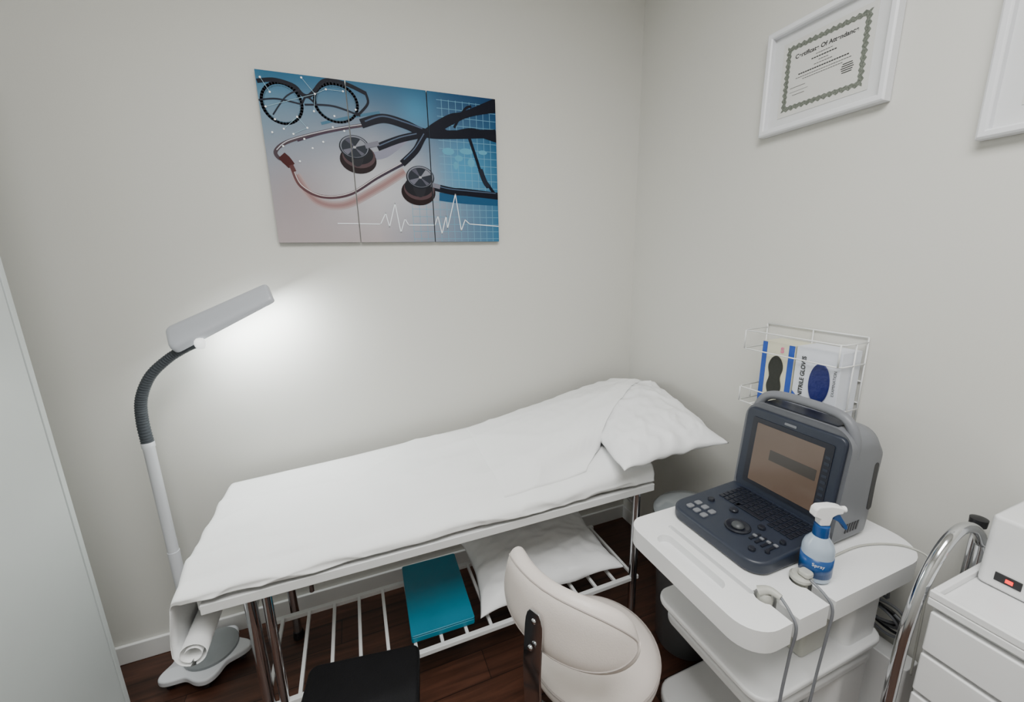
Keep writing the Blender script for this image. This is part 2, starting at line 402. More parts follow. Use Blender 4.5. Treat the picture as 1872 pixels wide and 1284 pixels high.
for k in range(5):
    box(-.0141,-.0137,-.99+abs(k-2)*.002,-.955-abs(k-2)*.002,2.150-k*.006,2.1525-k*.006,bm)
obj('certificate_lines',bm,INK,f1)
f2=pframe('picture_frame','white picture frame holding a pale certificate',-1.61,-1.295,1.855,2.26)
obj('certificate_paper',box(-.0135,-.0121,-1.55,-1.355,1.915,2.2),CERTP,f2)
# ---------------------------------------------------------------- wire glove box holder
wr=thing('wire_rack','white wire glove box holder fixed to the wall','rack',(0,-.98,1.055))
ya,yb=-.815,-1.142;xf=-.125;ZB=1.060
def U3(z,y0=ya,y1=yb):return [(-.006,y0,z),(xf+.012,y0,z),(xf,y0-.012,z),(xf,y1+.012,z),(xf+.012,y1,z),(-.006,y1,z)]
for z in (1.33,1.262,1.115,ZB):
    obj('wire_band',tube(U3(z),.0024,8),WSTEEL,wr,smooth=True)
bm=BM()
for (x,y,z0,z1) in [(-.006,ya,ZB,1.345),(-.006,yb,ZB,1.345),(xf,ya-.006,1.262,1.33),(xf,yb+.006,1.262,1.33),(xf,ya-.006,ZB,1.115),(xf,yb+.006,ZB,1.115),(-.006,-.98,ZB,1.345),(-.06,yb,ZB,1.33),(-.06,ya,ZB,1.115)]:
    tube([(x,y,z0),(x,y,z1)],.0024,8,bm)
for z in (1.345,1.205,1.135):tube([(-.006,ya,z),(-.006,yb,z)],.0024,8,bm)
for k in range(5):
    y=ya-.05-k*.06;tube([(-.006,y,ZB),(xf,y,ZB)],.0024,8,bm)
obj('wire_grid',bm,WSTEEL,wr,smooth=True)
def glovebox(y0,y1,z1,body,hole,label):
    zb=ZB+.004;t=thing('glove_box',label,'glove box',(-.065,(y0+y1)/2,zb),group='glove boxes in the wire holder')
    X=-.108
    obj('carton',box(X,-.014,y0,y1,zb,z1),body,t,bevel=.0015)
    return t,X
t,X=glovebox(-.995,-.88,1.300,BOXCREAM,DARKHOLE,'cream and blue disposable glove box with dark opening')
bm=box(X-.0012,X-.0002,-.898,-.881,ZB+.006,1.299);box(X-.0012,X-.0002,-.994,-.975,ZB+.006,1.299,bm);box(X-.0012,X-.0002,-.994,-.881,ZB+.006,ZB+.02,bm)
obj('blue_printing',bm,BOXBLUE,t)
def holeshape(cy,cz,w,h,pinch):
    return [(cy+w*math.cos(a)*(1-pinch*math.exp(-(math.sin(a)/.35)**2)),cz+h*math.sin(a)) for a in [2*math.pi*k/48 for k in range(48)]]
def yzslab(pts,x0,x1,bm=None):
    M=Matrix(((0,0,1,0),(1,0,0,0),(0,1,0,0),(0,0,0,1)));return slab(pts,x0,x1,bm,M)
obj('dispensing_opening',yzslab(holeshape(-.936,1.18,.031,.075,.38),X-.003,X-.0004),DARKHOLE,t)
obj('size_print',textmesh('S',.026,MX(X-.0016,-.953,1.277),bold=.001),PINK,t)
t,X=glovebox(-1.136,-1.000,1.303,BOXWHITE,BOXNAVY,'white and blue nitrile glove box with blue opening')
bm=yzslab([(-1.001,ZB+.005),(-1.135,ZB+.005),(-1.135,1.105),(-1.10,1.12),(-1.03,1.125),(-1.001,1.15)],X-.0012,X-.0002)
obj('blue_printing',bm,BOXBLUE,t)
obj('dispensing_opening',yzslab(holeshape(-1.082,1.195,.031,.066,.0),X-.006,X-.0004),BOXNAVY,t,bevel=.003)
Mr=MX(X-.0016,-1.028,1.205)@Matrix.Rotation(math.radians(90),4,'Z')
obj('box_print',textmesh('NITRILE GLOVES',.0185,Mr,bold=.0006),INK,t)
Mr=MX(X-.0016,-1.124,1.205)@Matrix.Rotation(math.radians(90),4,'Z')
obj('box_print',textmesh('EXAMINATION',.012,Mr),INK,t)
# ---------------------------------------------------------------- exam table
BX0,BX1=-1.965,-.40
et=thing('exam_table','white metal framed examination table with chrome legs and slatted rack','examination table',(-1.19,-.40,0))
def zi(tab,x):
    if x<=tab[0][0]:return tab[0][1]
    for (a,b),(c,d) in zip(tab,tab[1:]):
        if x<=c:
            t=(x-a)/(c-a);return b+(d-b)*t
    return tab[-1][1]
TB=[(-2.0,.755),(-1.54,.780),(-1.2,.807),(-.85,.832),(-.6,.86),(-.40,.875)]
TF=[(-2.0,.765),(-1.5,.772),(-1.2,.778),(-.85,.79),(-.6,.803),(-.40,.812)]
bm=BM();n=24;R=[]
for i in range(n+1):
    x=BX0+.015+(BX1-BX0-.03)*i/n
    R.append([bm.verts.new(p) for p in [(x,-.125,.70),(x,-.655,.70),(x,-.655,zi(TF,x)-.036),(x,-.125,zi(TB,x)-.028)]])
for A,B in zip(R,R[1:]):
    for k in range(4):bm.faces.new([A[k],A[(k+1)%4],B[(k+1)%4],B[k]])
bm.faces.new(R[0][::-1]);bm.faces.new(R[-1])
obj('mattress',bm,LEATHER,et,bevel=.014)
for y in (-.682,-.112):
    obj('side_rail',box(-1.93,BX1+.01,y-.012,y+.012,.668,.699),WSTEEL,et,bevel=.003)
for x in (-1.93,BX1):
    obj('end_rail',box(x-.012,x+.012,-.67,-.124,.668,.698),WSTEEL,et,bevel=.003)
for x in (-1.825,-.445):
    for y in (-.655,-.15):
        obj('leg',tube([(x,y,.668),(x,y,.02)],.017,16),CHROME,et,smooth='auto')
        obj('leg_foot',lathe([(.021,0),(.023,.012),(.019,.035)],(x,y,0),20),BLKPL,et,smooth='auto')
    obj('leg_crossbar',tube([(x,-.655,.60),(x,-.15,.60)],.011,12),CHROME,et,smooth='auto')
obj('leg_brace',tube([(-1.782,-.655,.668),(-1.785,-.655,.03)],.014,14),CHROME,et,smooth='auto')
for x in (-1.74,-.50):
    obj('leg_brace',tube([(x,-.2,.668),(x,-.2,.25)],.010,12),CHROME,et,smooth='auto')
bm=BM()
for y in (-.655,-.30):
    box(-1.86,-.42,y-.009,y+.009,.232,.25,bm)
n=15
for k in range(n+1):
    x=-1.835+k*(1.395/n)
    box(x-.006,x+.006,-.65,-.305,.238,.252,bm)
obj('slatted_rack',bm,WSTEEL,et,bevel=.002,seg=2)
# ---------------------------------------------------------------- pillows
def nz(x,y,s,seed=0):return noise.noise(Vector((x*s,y*s,seed)))
def ridge(x,y,s,seed):return (1-min(1,abs(nz(x,y,s,seed))*3.2))**2
def pillowmesh(cor,th,seed,amp=1,flatb=.7,radk=1,rid=1):
    c=[Vector(p) for p in cor];n=70
    def mid(u,v):
        a=(u+1)/2;b=(v+1)/2
        return (c[0]*(1-a)+c[1]*a)*(1-b)+(c[3]*(1-a)+c[2]*a)*b
    def pt(u,v,s):
        pin=.09
        uu=u*(1-pin*(1-v*v)*abs(u)**3);vv=v*(1-pin*(1-u*u)*abs(v)**3)
        p=mid(uu,vv)
        h=((1-abs(u)**2.4)*(1-abs(v)**2.4));h=max(h,0)**.60
        e=min(1,h*2.2)
        w=amp*(.009*nz(u*1.5,v*1.5,2,seed)+.006*nz(u*2,v*2,3,seed+3)+rid*(.009*ridge(u*1.3+v*.4,v*1.1,1.6,seed+8)+.005*ridge(u,v*1.4-u*.5,3.2,seed+11)))
        edge=.006*math.sin(9*u+seed)*(1-h)*abs(v)+.006*math.sin(8*v+seed)*(1-h)*abs(u)
        rad=.010*math.sin(math.atan2(v,u)*17+seed)*max(0,1-h*1.3)*min(1,h*5)
        return p+Vector((0,0,s*h*th*(1 if s>0 else flatb)+w*e*(1 if s>0 else .3)+edge*(1-e)+rad*radk*.5))
    bm=BM();G={}
    for s in (1,-1):
        for i in range(n+1):
            for j in range(n+1):
                u=-1+2*i/n;v=-1+2*j/n
                u=math.sin(u*math.pi/2)*.35+u*.65;v=math.sin(v*math.pi/2)*.35+v*.65
                bd=i in(0,n) or j in(0,n)
                if s==-1 and bd:G[s,i,j]=G[1,i,j];continue
                G[s,i,j]=bm.verts.new(pt(u,v,s))
    for s in (1,-1):
        for i in range(n):
            for j in range(n):
                f=[G[s,i,j],G[s,i+1,j],G[s,i+1,j+1],G[s,i,j+1]]
                bm.faces.new(f if s>0 else f[::-1])
    return bm
pbm=pillowmesh([(-.61,-.780,.842),(-.145,-.815,.880),(-.035,-.23,.965),(-.53,-.13,.90)],.088,3)
bvh=BVHTree.FromBMesh(pbm)
def pillowtop(x,y):
    h=bvh.ray_cast(Vector((x,y,2)),Vector((0,0,-1)))
    return h[0].z if h[0] else None
obj('pillow',pbm,PILLOW,smooth=True,label='plump white pillow in disposable cover at the head of the table',cat='pillow')
obj('pillow',pillowmesh([(-1.13,-.64,.285),(-.47,-.63,.285),(-.45,-.20,.295),(-1.10,-.20,.295)],.085,21,1.0,.30,.4,.35),PILLOW,smooth=True,label='white pillow lying on the rack under the table',cat='pillow')
# ---------------------------------------------------------------- paper sheet
bm=BM();rows=[]
def wr_(x,y):
    return (.009*nz(x*1.2,y*3,2.5,1)+.005*nz(x+y*.8,y-x*.3,7,2)+.009*ridge(x*.55+y*.5,y*1.2-x*.25,3.0,7)+.006*ridge(x*.8-y*.9,y+x*.2,4.5,17))
NS=84
def section(x):
    zb=zi(TB,x);zf=zi(TF,x);out=[]
    hem=.716+.007*nz(x,0,4,5)+.004*nz(x,0,13,6)
    for s in range(NS+1):
        t=s/NS
        if t<.06:
            q=t/.06;y=-.095-.002*q;z=zb-.05*(1-q)
        elif t<.74:
            q=(t-.06)/.68;y=-.10-.545*q;z=zb+(zf-zb)*q+wr_(x,y)
            if q>.86:z-=((q-.86)/.14)**2*.020
            if q<.04:z-=((.04-q)/.04)**2*.006
        else:
            q=(t-.74)/.26
            y=-.645-.048*math.sin(min(1,q*1.5)*math.pi/2);ze=zf-.020+wr_(x,-.645)
            z=ze-(ze-hem)*(q**1.35)
            fade=min(1,q*3)
            y-=fade*(.008*ridge(x*.35,z*3.2+x*.5,3.0,23)+.005*nz(x*.6,z*4,9,3)+.005*ridge(x*.9,z*2.5-x*.6,6,31))
        out.append(Vector((x,y,z)))
    return out
NXX=210
for i in range(NXX+1):
    x=-.395-(1.572)*i/NXX
    rows.append(section(x))
def foot(k,K,last):
    a=k/K;out=[]
    for p in last:
        arc_=.031;drop=.175
        L=a*(arc_+drop+.36)
        zt=p.z
        if p.y<-.647: zt=p.z+(.750-p.z)*min(1,L/.05)
        if L<arc_:
            th=L/arc_*math.pi/2;q=Vector((p.x-.02*math.sin(th),p.y,zt-.02*(1-math.cos(th))))
        elif L<arc_+drop:
            d=(L-arc_);q=Vector((p.x-.02-.022*math.sin(min(1,d/drop)*math.pi*.5)-.006*nz(p.y,d,7,9),p.y,zt-.02-d))
        else:
            d=L-arc_-drop;th=d/.030;rr=.040-.0018*th
            cx=p.x-.042+.040;cz=.750-.02-drop
            q=Vector((cx-rr*math.cos(th),p.y,cz-rr*math.sin(th)))
        if p.y<-.647:
            q.y=p.y+(-.692-p.y)*min(1,L/.06)
        out.append(q)
    return out
last=rows[-1]
KF=90
for k in range(1,KF+1):rows.append(foot(k,KF,last))
V=[[bm.verts.new(p) for p in r] for r in rows]
for A,B in zip(V,V[1:]):
    for k in range(NS):bm.faces.new([A[k],A[k+1],B[k+1],B[k]])
# loose upper layer drawn over the back of the pillow
NI,NJ=80,50
Z=[[0]*(NJ+1) for _ in range(NI+1)];XY={}
XE=[(-.690,-.65),(-.66,-.62),(-.40,-.46),(-.14,-.28),(-.06,-.19),(-.045,-.10)]
def xend(y):
    for (a,b),(c,d) in zip(XE,XE[1:]):
        if y<=d:
            t=max(0,(y-b)/(d-b));return a+(c-a)*t
    return XE[-1][0]
def offs(i,j):
    return min(1,i/10)*min(1,j/6+max(0,(i/NI-.75)*4))
for i in range(NI+1):
    for j in range(NJ+1):
        y=-.640+.540*j/NJ;x0=-1.02;x=x0+(xend(y)-x0)*i/NI
        q_=(-.10-y)/.545
        zs=zi(TB,x)+(zi(TF,x)-zi(TB,x))*q_+wr_(x,y)
        if q_>.86:zs-=((q_-.86)/.14)**2*.020
        if x>-.40:zs=0
        pz=pillowtop(x,y)
        if pz is None and x>-.42:
            pz=pillowtop(min(x,-.07),min(y,-.26))
            pz=(pz or .95)
            pz-=.25*max(0,y+.26)
        Z[i][j]=max(zs+.0012*min(1,i/10),(pz or 0))+.004*offs(i,j);XY[i,j]=(x,y)
for it in range(60):
    for i in range(3,NI-1):
        for j in range(6,NJ+1):
            k=min(6,i,NI-i);Z[i][j]=max(Z[i][j],(Z[i-k][j]+Z[i+k][j])/2-.0002)
for it in range(3):
    for i in range(1,NI):
        for j in range(1,NJ):Z[i][j]=max(Z[i][j],.25*(Z[i-1][j]+Z[i+1][j]+Z[i][j-1]+Z[i][j+1]))
G=[[bm.verts.new((XY[i,j][0],XY[i,j][1],Z[i][j]+.005*(ridge(XY[i,j][0]*.7,XY[i,j][1]+XY[i,j][0]*.3,5,41))*offs(i,j))) for j in range(NJ+1)] for i in range(NI+1)]
for i in range(NI):
    for j in range(NJ):bm.faces.new([G[i][j],G[i+1][j],G[i+1][j+1],G[i][j+1]])
sh_=obj('paper_sheet',bm,PAPER,smooth=True,label='white disposable paper sheet draped over the table, end rolled up',cat='sheet')
sd=sh_.modifiers.new('thick','SOLIDIFY');sd.thickness=.0010;sd.offset=-1
# teal case on rack
tc=thing('document_case','flat teal plastic case lying on the slatted rack','case',(-1.26,-.435,.253),math.radians(-1.5))
obj('case_body',slab(rrect(-.118,.118,-.185,.185,.008),0,.022),TEAL,tc,local=True,bevel=.004)
obj('case_lid',slab(rrect(-.118,.118,-.185,.185,.008),.0235,.030),TEAL,tc,local=True,bevel=.003)
# ---------------------------------------------------------------- floor lamp
lx,ly=-2.185,-.15
fl=thing('floor_lamp','white floor lamp with grey gooseneck and flat LED head','lamp',(lx,ly,0))
pts=[]
for k in range(90):
    a=2*math.pi*k/90;r=.138+.022*math.cos(5*a+.6);pts.append((lx+.03+r*math.cos(a),ly-.005+r*.82*math.sin(a)))
obj('lamp_base',slab(pts,.035,.062),LAMPW,fl,bevel=.008)
obj('base_cover',lathe([(.095,.0),(.094,.010),(.07,.016),(.0,.018)],(lx+.045,ly+.010,.0625),40),LID,fl,smooth='auto')
obj('pole_socket',lathe([(.028,.075),(.026,.11),(.018,.125),(.0,.125)],(lx,ly,0),24),LAMPW,fl,smooth='auto')
for k in range(5):
    a=2*math.pi*k/5-.12;cx=lx+.03+.125*math.cos(a);cyy=ly-.005+.1*math.sin(a)
    obj('caster',tube([(cx-.008,cyy,.018),(cx+.008,cyy,.018)],.017,16),BLKPL,fl,smooth='auto')
obj('lamp_pole',lathe([(.0190,.10),(.0190,.55),(.0175,.55),(.0175,.975),(.0195,.978),(.0195,.997),(.014,.997)],(lx,ly,0),24),LAMPW,fl,smooth='auto')
gp=catmull([(lx,ly,.99),(lx+.0,ly,1.08),(lx+.012,ly,1.16),(lx+.05,ly,1.235),(lx+.11,ly,1.29),(lx+.165,ly,1.322),(lx+.20,ly-.005,1.336)],30)
obj('gooseneck',tube(gp,lambda t:.0185-.004*t+.0012*math.sin(t*2*math.pi*55),16),GREYHOSE,fl,smooth=True)
ax=Vector((math.cos(math.radians(25)),0,math.sin(math.radians(25))))
def headM(deg,c):
    tw=math.radians(deg);zc=Vector((-ax.z,0,ax.x))
    wd=Vector((0,1,0))*math.cos(tw)+zc*math.sin(tw);nn=ax.cross(wd)
    return Matrix(((ax.x,wd.x,nn.x,c.x),(ax.y,wd.y,nn.y,c.y),(ax.z,wd.z,nn.z,c.z),(0,0,0,1))),nn
hc=Vector((-1.893,ly-.012,1.428))
HM,nn=headM(40,hc)
bm=BM();rg=[]
for (ins,zz) in [(.006,-.014),(0,-.010),(0,.006),(.004,.014),(.012,.019),(.030,.021)]:
    r_=[]
    for p in rrect(-.18+ins*.6,.178-ins*.35,-.055+ins,.055-ins,[.012,.022,.022,.012],6):
        k_=1.1-.35*(p[0]+.18)/.36
        r_.append(bm.verts.new(HM@Vector((p[0],p[1]*(1.06-.22*(p[0]+.18)/.36),zz*k_))))
    rg.append(r_)
for A,B in zip(rg,rg[1:]):
    for k in range(len(A)):bm.faces.new([A[k],A[(k+1)%len(A)],B[(k+1)%len(A)],B[k]])
bm.faces.new(rg[0][::-1]);bm.faces.new(rg[-1])
obj('lamp_head',bm,HEADM,fl,smooth='auto')
obj('led_strip',slab(rrect(-.13,.15,-.036,.036,.01),-.0185,-.0150,M=HM),LEDM,fl)
jb=hc+ax*(-.085)+Vector((.012,-.045,-.048))
obj('lamp_joint',lathe([(.0,-.020),(.011,-.018),(.016,-.01),(.018,0),(.016,.01),(.009,.017),(0,.018)],jb,20),JOINTGLOW,fl,smooth=True)
L=bpy.data.lights.new('led_light','AREA');L.shape='RECTANGLE';L.size=.28;L.size_y=.05;L.energy=5.2;L.color=(.95,1,.99)
lo=bpy.data.objects.new('led_light',L);COL.objects.link(lo)
HL,_=headM(16,hc)
lo.matrix_world=HL@Matrix.Translation((.03,.012,-.040))
lo.parent=fl;lo.matrix_parent_inverse=wmat(fl).inverted()
# ---------------------------------------------------------------- swivel chair
ch=thing('swivel_chair','cream vinyl swivel chair with curved backrest and chrome bracket','chair',(-.900,-1.045,0),math.radians(24))
obj('seat',lathe([(0,.425),(.15,.425),(.172,.435),(.185,.452),(.188,.468),(.183,.487),(.165,.500),(.12,.508),(0,.512)],(0,0,0),56),LEATHER,ch,local=True,smooth=True)
obj('seat_piping',tube([(.186*math.cos(a),.186*math.sin(a),.482) for a in [2*math.pi*k/56 for k in range(56)]],.003,8,closed=True),SEAM,ch,local=True,smooth=True)
bm=BM();nu,nv=56,24;G={}
ZC=.752
def bp(u,v,s):
    Rr=.235;hw=.226
    ang=u*hw/Rr
    hh=.090*(1-abs(u)**3.6)**.5
    e=max(0,(1-abs(u)**5)*(1-abs(v)**3.2))**.5
    r=Rr+s*.031*e-.012*v
    z=ZC+v*hh+.010*(1-u*u)+s*e*.004
    return Vector((.015-r*math.cos(ang),r*math.sin(ang),z))
for s in (1,-1):
    for i in range(nu+1):
        for j in range(nv+1):
            u=math.sin((-1+2*i/nu)*math.pi/2);v=math.sin((-1+2*j/nv)*math.pi/2)
            if s==-1 and (i in(0,nu) or j in(0,nv)):G[s,i,j]=G[1,i,j]
            else:G[s,i,j]=bm.verts.new(bp(u,v,s))
for s in (1,-1):
    for i in range(nu):
        for j in range(nv):
            f=[G[s,i,j],G[s,i+1,j],G[s,i+1,j+1],G[s,i,j+1]];bm.faces.new(f if s>0 else f[::-1])
bmesh.ops.remove_doubles(bm,verts=bm.verts,dist=1e-5)
obj('backrest',bm,LEATHER,ch,local=True,smooth=True)
P=[]
for k in range(80):
    a=2*math.pi*k/80;u=math.copysign(abs(math.cos(a))**.7,math.cos(a))*.96;v=math.copysign(abs(math.sin(a))**.7,math.sin(a))*.84
    P.append(bp(u,v,1)+Vector((-.0005,0,0)))
obj('backrest_piping',tube(P,.002,8,closed=True),SEAM,ch,local=True,smooth=True)
bt=math.radians(-7)
def BMx(x,z):
    return Matrix(((0,-math.sin(bt),-math.cos(bt),x),(1,0,0,0),(0,math.cos(bt),-math.sin(bt),z),(0,0,0,1)))
bpts=[(-.215,.372),(-.258,.40),(-.266,.50),(-.270,.62),(-.266,ZC-.06),(-.2565,ZC+.045)]
bm=BM();prof=catmull([(a,0,b) for a,b in bpts],6);N_=len(prof);vr=[]
for i,p in enumerate(prof):
    t=(prof[min(i+1,N_-1)]-prof[max(i-1,0)]).normalized();n_=Vector((-t.z,0,t.x))
    hw=.027
    if i>N_-4:hw*= {1:.95,2:.8,3:.5}[i-(N_-4)]
    vr.append([bm.verts.new(p+Vector((0,a*hw,0))+n_*b*.003) for a,b in ((-1,-1),(1,-1),(1,1),(-1,1))])
for A,B in zip(vr,vr[1:]):
    for k in range(4):bm.faces.new([A[k],A[(k+1)%4],B[(k+1)%4],B[k]])
bm.faces.new(vr[0][::-1]);bm.faces.new(vr[-1])
obj('back_bracket',bm,CHROME,ch,local=True,bevel=.0015,label='chrome bracket')
obj('bracket_arm',tube([(-.225,0,.37),(-.17,0,.365),(-.03,0,.365)],.012,12),CHROME,ch,local=True,smooth=True)
for b_,x_ in ((.020,-.2615),(-.045,-.2675)):
    obj('bracket_screw',lathe([(.0,.006),(.006,.005),(.0075,.0)],(0,0,0),14,M=BMx(x_,ZC)@Matrix.Translation((0,b_,0))),CHROME,ch,local=True,smooth=True)
obj('seat_plate',box(-.09,.09,-.07,.07,.395,.424),BLKPL,ch,local=True,bevel=.004)
obj('gas_lift',lathe([(.028,.07),(.028,.24),(.014,.24),(.014,.395)],(0,0,0),20),CHROME,ch,local=True,smooth='auto')
for k in range(5):
    a=2*math.pi*k/5+.3;d=Vector((math.cos(a),math.sin(a),0))
    obj('base_arm',tube([d*.02+Vector((0,0,.10)),d*.13+Vector((0,0,.085)),d*.235+Vector((0,0,.062))],lambda t:.019-.007*t,12),CHROME,ch,local=True,smooth='auto')
    w=d*.235;sd2=Vector((-d.y,d.x,0))
    obj('caster',tube([w-sd2*.018+Vector((0,0,.027)),w+sd2*.018+Vector((0,0,.027))],.026,18),BLKPL,ch,local=True,smooth='auto')
# ---------------------------------------------------------------- black stool
st=thing('low_stool','black padded square stool','stool',(-1.548,-.925,0),math.radians(-9))
obj('stool_seat',slab(rrect(-.160,.155,-.15,.152,.025),.415,.45),BLACK,st,local=True,bevel=.012)
obj('stool_frame',slab(rrect(-.135,.135,-.13,.13,.01),.385,.4145),DGREY,st,local=True,bevel=.003)
for sx in (-1,1):
    for sy in (-1,1):
        obj('leg',tube([(sx*.12,sy*.115,.385),(sx*.15,sy*.145,.012)],.011,12),BLKPL,st,local=True,smooth='auto')
for sy in (-1,1):obj('stretcher',tube([(-.138,sy*.133,.17),(.138,sy*.133,.17)],.008,10),BLKPL,st,local=True,smooth='auto')
for sx in (-1,1):
    obj('stretcher',tube([(sx*.138,-.133,.17),(sx*.138,.133,.17)],.008,10),BLKPL,st,local=True,smooth='auto')
# ---------------------------------------------------------------- bin
bn=thing('waste_bin','round grey plastic waste bin with smoked lid','bin',(-.285,-.80,0))
obj('bin_body',lathe([(.105,0),(.11,.01),(.135,.56),(.141,.575),(.141,.585),(.128,.585),(.12,.56)],(-.285,-.80,0),48),BIN,bn,smooth='auto')
obj('bin_lid',lathe([(.146,.586),(.149,.592),(.149,.606),(.138,.618),(.09,.632),(.0,.638)],(-.285,-.80,0),48),LID,bn,smooth='auto')
# ---------------------------------------------------------------- ultrasound cart
ct=thing('equipment_cart','white moulded medical equipment cart with lower shelf and casters','cart',(-.38,-1.17,0))
def notch(cx,yedge,cyc,r,w):
    out=[(cx-w,yedge)]
    a0=math.asin(w/r)
    for k in range(13):
        a=-math.pi/2-a0-(2*math.pi-2*a0)*k/12
        out.append((cx+r*math.cos(a),cyc+r*math.sin(a)))
    out.append((cx+w,yedge));return out
def arc(cx,cy,r,a0,a1,n=8):return [(cx+r*math.cos(math.radians(a0+(a1-a0)*k/n)),cy+r*math.sin(math.radians(a0+(a1-a0)*k/n))) for k in range(n+1)]
ytop,ybot,xl,xr=-.960,-1.402,-.735,-.06
out=arc(xr-.07,ytop-.07,.07,90,0)[::-1]+arc(xl+.055,ytop-.055,.055,90,180)+arc(xl+.07,ybot+.07,.07,180,270)
out+=notch(-.61,ybot,ybot+.075,.024,.011)+notch(-.485,ybot,ybot+.075,.024,.011)
out+=arc(xr-.10,ybot+.10,.10,270,360)
ctop=obj('cart_top',slab(out,.742,.80),WHITE,ct,bevel=.006,seg=3)
carve(ctop,slab(rrect(-.708,-.660,-1.270,-1.055,.023),.776,.85))
carve(ctop,slab(rrect(-.636,-.622,-1.310,-1.030,.0069),.786,.85))
obj('cart_top_apron',slab(rrect(-.66,-.12,-1.34,-1.01,.05),.69,.743),WHITE,ct,bevel=.012)
obj('cart_column',slab(rrect(-.315,-.175,-1.365,-1.28,.025),.10,.70),WHITE,ct,bevel=.006)
obj('cart_column',slab(rrect(-.315,-.175,-1.07,-.99,.025),.10,.70),WHITE,ct,bevel=.006)
obj('cart_shelf',slab(rrect(-.655,-.16,-1.385,-1.01,.05),.535,.555),WHITE,ct,bevel=.007)
obj('cart_shelf',slab(rrect(-.625,-.16,-1.37,-1.02,.045),.46,.490),WHITE,ct,bevel=.010)
obj('cart_base',slab(rrect(-.60,-.09,-1.42,-.975,.07),.075,.115),WHITE,ct,bevel=.012)
for x,y in ((-.55,-1.02),(-.55,-1.37),(-.14,-1.02),(-.14,-1.37)):
    obj('cart_caster',tube([(x-.016,y,.037),(x+.016,y,.037)],.036,20),DGREY,ct,smooth='auto')
    obj('caster_fork',box(x-.022,x+.022,y-.015,y+.015,.04,.075),DGREY,ct,bevel=.004)
ub=thing('power_unit','small beige power unit on the cart shelf','power unit',(-.39,-1.27,.555))
obj('unit_case',slab(rrect(-.455,-.345,-1.34,-1.19,.01),.5555,.645),BEIGE,ub,bevel=.006)
obj('unit_label',box(-.4565,-.4552,-1.31,-1.25,.58,.61),MATB,ub)
def probe(cx,label,m,ends,rnd):
    t=thing('ultrasound_probe',label,'probe',(cx,-1.33,.80),group='ultrasound probes in the cart holders')
    if rnd:
        obj('probe_head',lathe([(0,-.02),(.012,-.018),(.016,.0),(.0175,.028),(.024,.032),(.025,.040),(.020,.046),(0,.047)],(cx,-1.327,.775),24),m,t,smooth='auto')
        obj('probe_grip',slab(rrect(cx-.013,cx+.013,-1.350,-1.322,.008),.8225,.836),m,t,bevel=.004)
    else:
        obj('probe_head',lathe([(0,-.03),(.012,-.028),(.0165,-.01),(.0175,.024),(.013,.036),(0,.040)],(cx,-1.327,.775),24),m,t,smooth='auto')
        obj('probe_grip',tube(catmull([(cx-.012,-1.318,.812),(cx+.002,-1.334,.822),(cx+.008,-1.358,.820)],5),lambda q:.012-.005*q,12),m,t,smooth='auto')
    obj('probe_cable',tube(catmull(ends,10),.0033,8),GREYP,t,smooth=True)
probe(-.61,'pale grey ultrasound probe seated in the cart holder',BEIGE,[(-.602,-1.358,.820),(-.608,-1.385,.808),(-.61,-1.404,.78),(-.612,-1.400,.70),(-.63,-1.405,.55),(-.65,-1.43,.35),(-.69,-1.44,.15),(-.70,-1.43,.005)],0)
probe(-.485,'beige round ultrasound probe seated in the cart holder',BEIGE,[(-.485,-1.348,.820),(-.485,-1.385,.806),(-.485,-1.404,.78),(-.487,-1.402,.70),(-.50,-1.400,.55),(-.53,-1.41,.35),(-.57,-1.46,.18),(-.60,-1.45,.005)],1)
# ---------------------------------------------------------------- portable ultrasound console
us=thing('ultrasound_machine','portable grey ultrasound console with navy keyboard, screen and carry handle','ultrasound machine',(-.33,-1.13,.80))
lean=.10
def sh(z):return (z-.80)*lean
outl=rrect(-1.285,-.972,.803,1.135,[.055,.055,.02,.02],8)
bm=BM()
def ringx(x,inset,topk=1):
    cyy=-1.1285;cz=.969;r=[]
    for y,z in outl:
        sy=(abs(y-cyy)-inset)/abs(y-cyy) if abs(y-cyy)>1e-4 else 1
        sz=(abs(z-cz)-inset)/abs(z-cz) if abs(z-cz)>1e-4 else 1
        yy=cyy+(y-cyy)*sy;zz=cz+(z-cz)*(sz*topk if z>cz else 1)
        r.append(bm.verts.new((x+sh(zz),yy,zz)))
    return r
RR=[ringx(-.300,.010),ringx(-.305,.0),ringx(-.22,.0),ringx(-.185,.0,.94),ringx(-.155,.002,.72),ringx(-.135,.010,.5),ringx(-.122,.025,.38),ringx(-.115,.05,.3)]
for A,B in zip(RR,RR[1:]):
    n=len(A)
    for k in range(n):bm.faces.new([A[k],A[(k+1)%n],B[(k+1)%n],B[k]])
bm.faces.new(RR[0][::-1]);bm.faces.new(RR[-1])
obj('console_shell',bm,GREYP,us,smooth='auto')
hp=catmull([(-.245,-.985,1.06),(-.245,-.988,1.11),(-.243,-1.01,1.150),(-.240,-1.05,1.166),(-.240,-1.13,1.170),(-.240,-1.21,1.166),(-.243,-1.25,1.150),(-.245,-1.27,1.11),(-.245,-1.273,1.06)],8)
obj('carry_handle',tube(hp,.0135,14),GREYP,us,smooth='auto')
obj('carry_handle_recess',box(-.262,-.20,-1.235,-1.02,1.1352,1.139),KEYM,us,bevel=.0015)
def leanbox(y0,y1,z0,z1,x0,x1,r=0.01):
    bm=yzslab(rrect(y0,y1,z0,z1,r),x0,x1)
    for v in bm.verts:v.co.x+=sh(v.co.z)
    return bm
obj('screen_bezel',leanbox(-1.275,-.985,.845,1.118,-.318,-.302,.02),NAVY,us,bevel=.005)
obj('screen_frame',leanbox(-1.252,-1.012,.872,1.092,-.3205,-.3182,.006),KEYM,us)
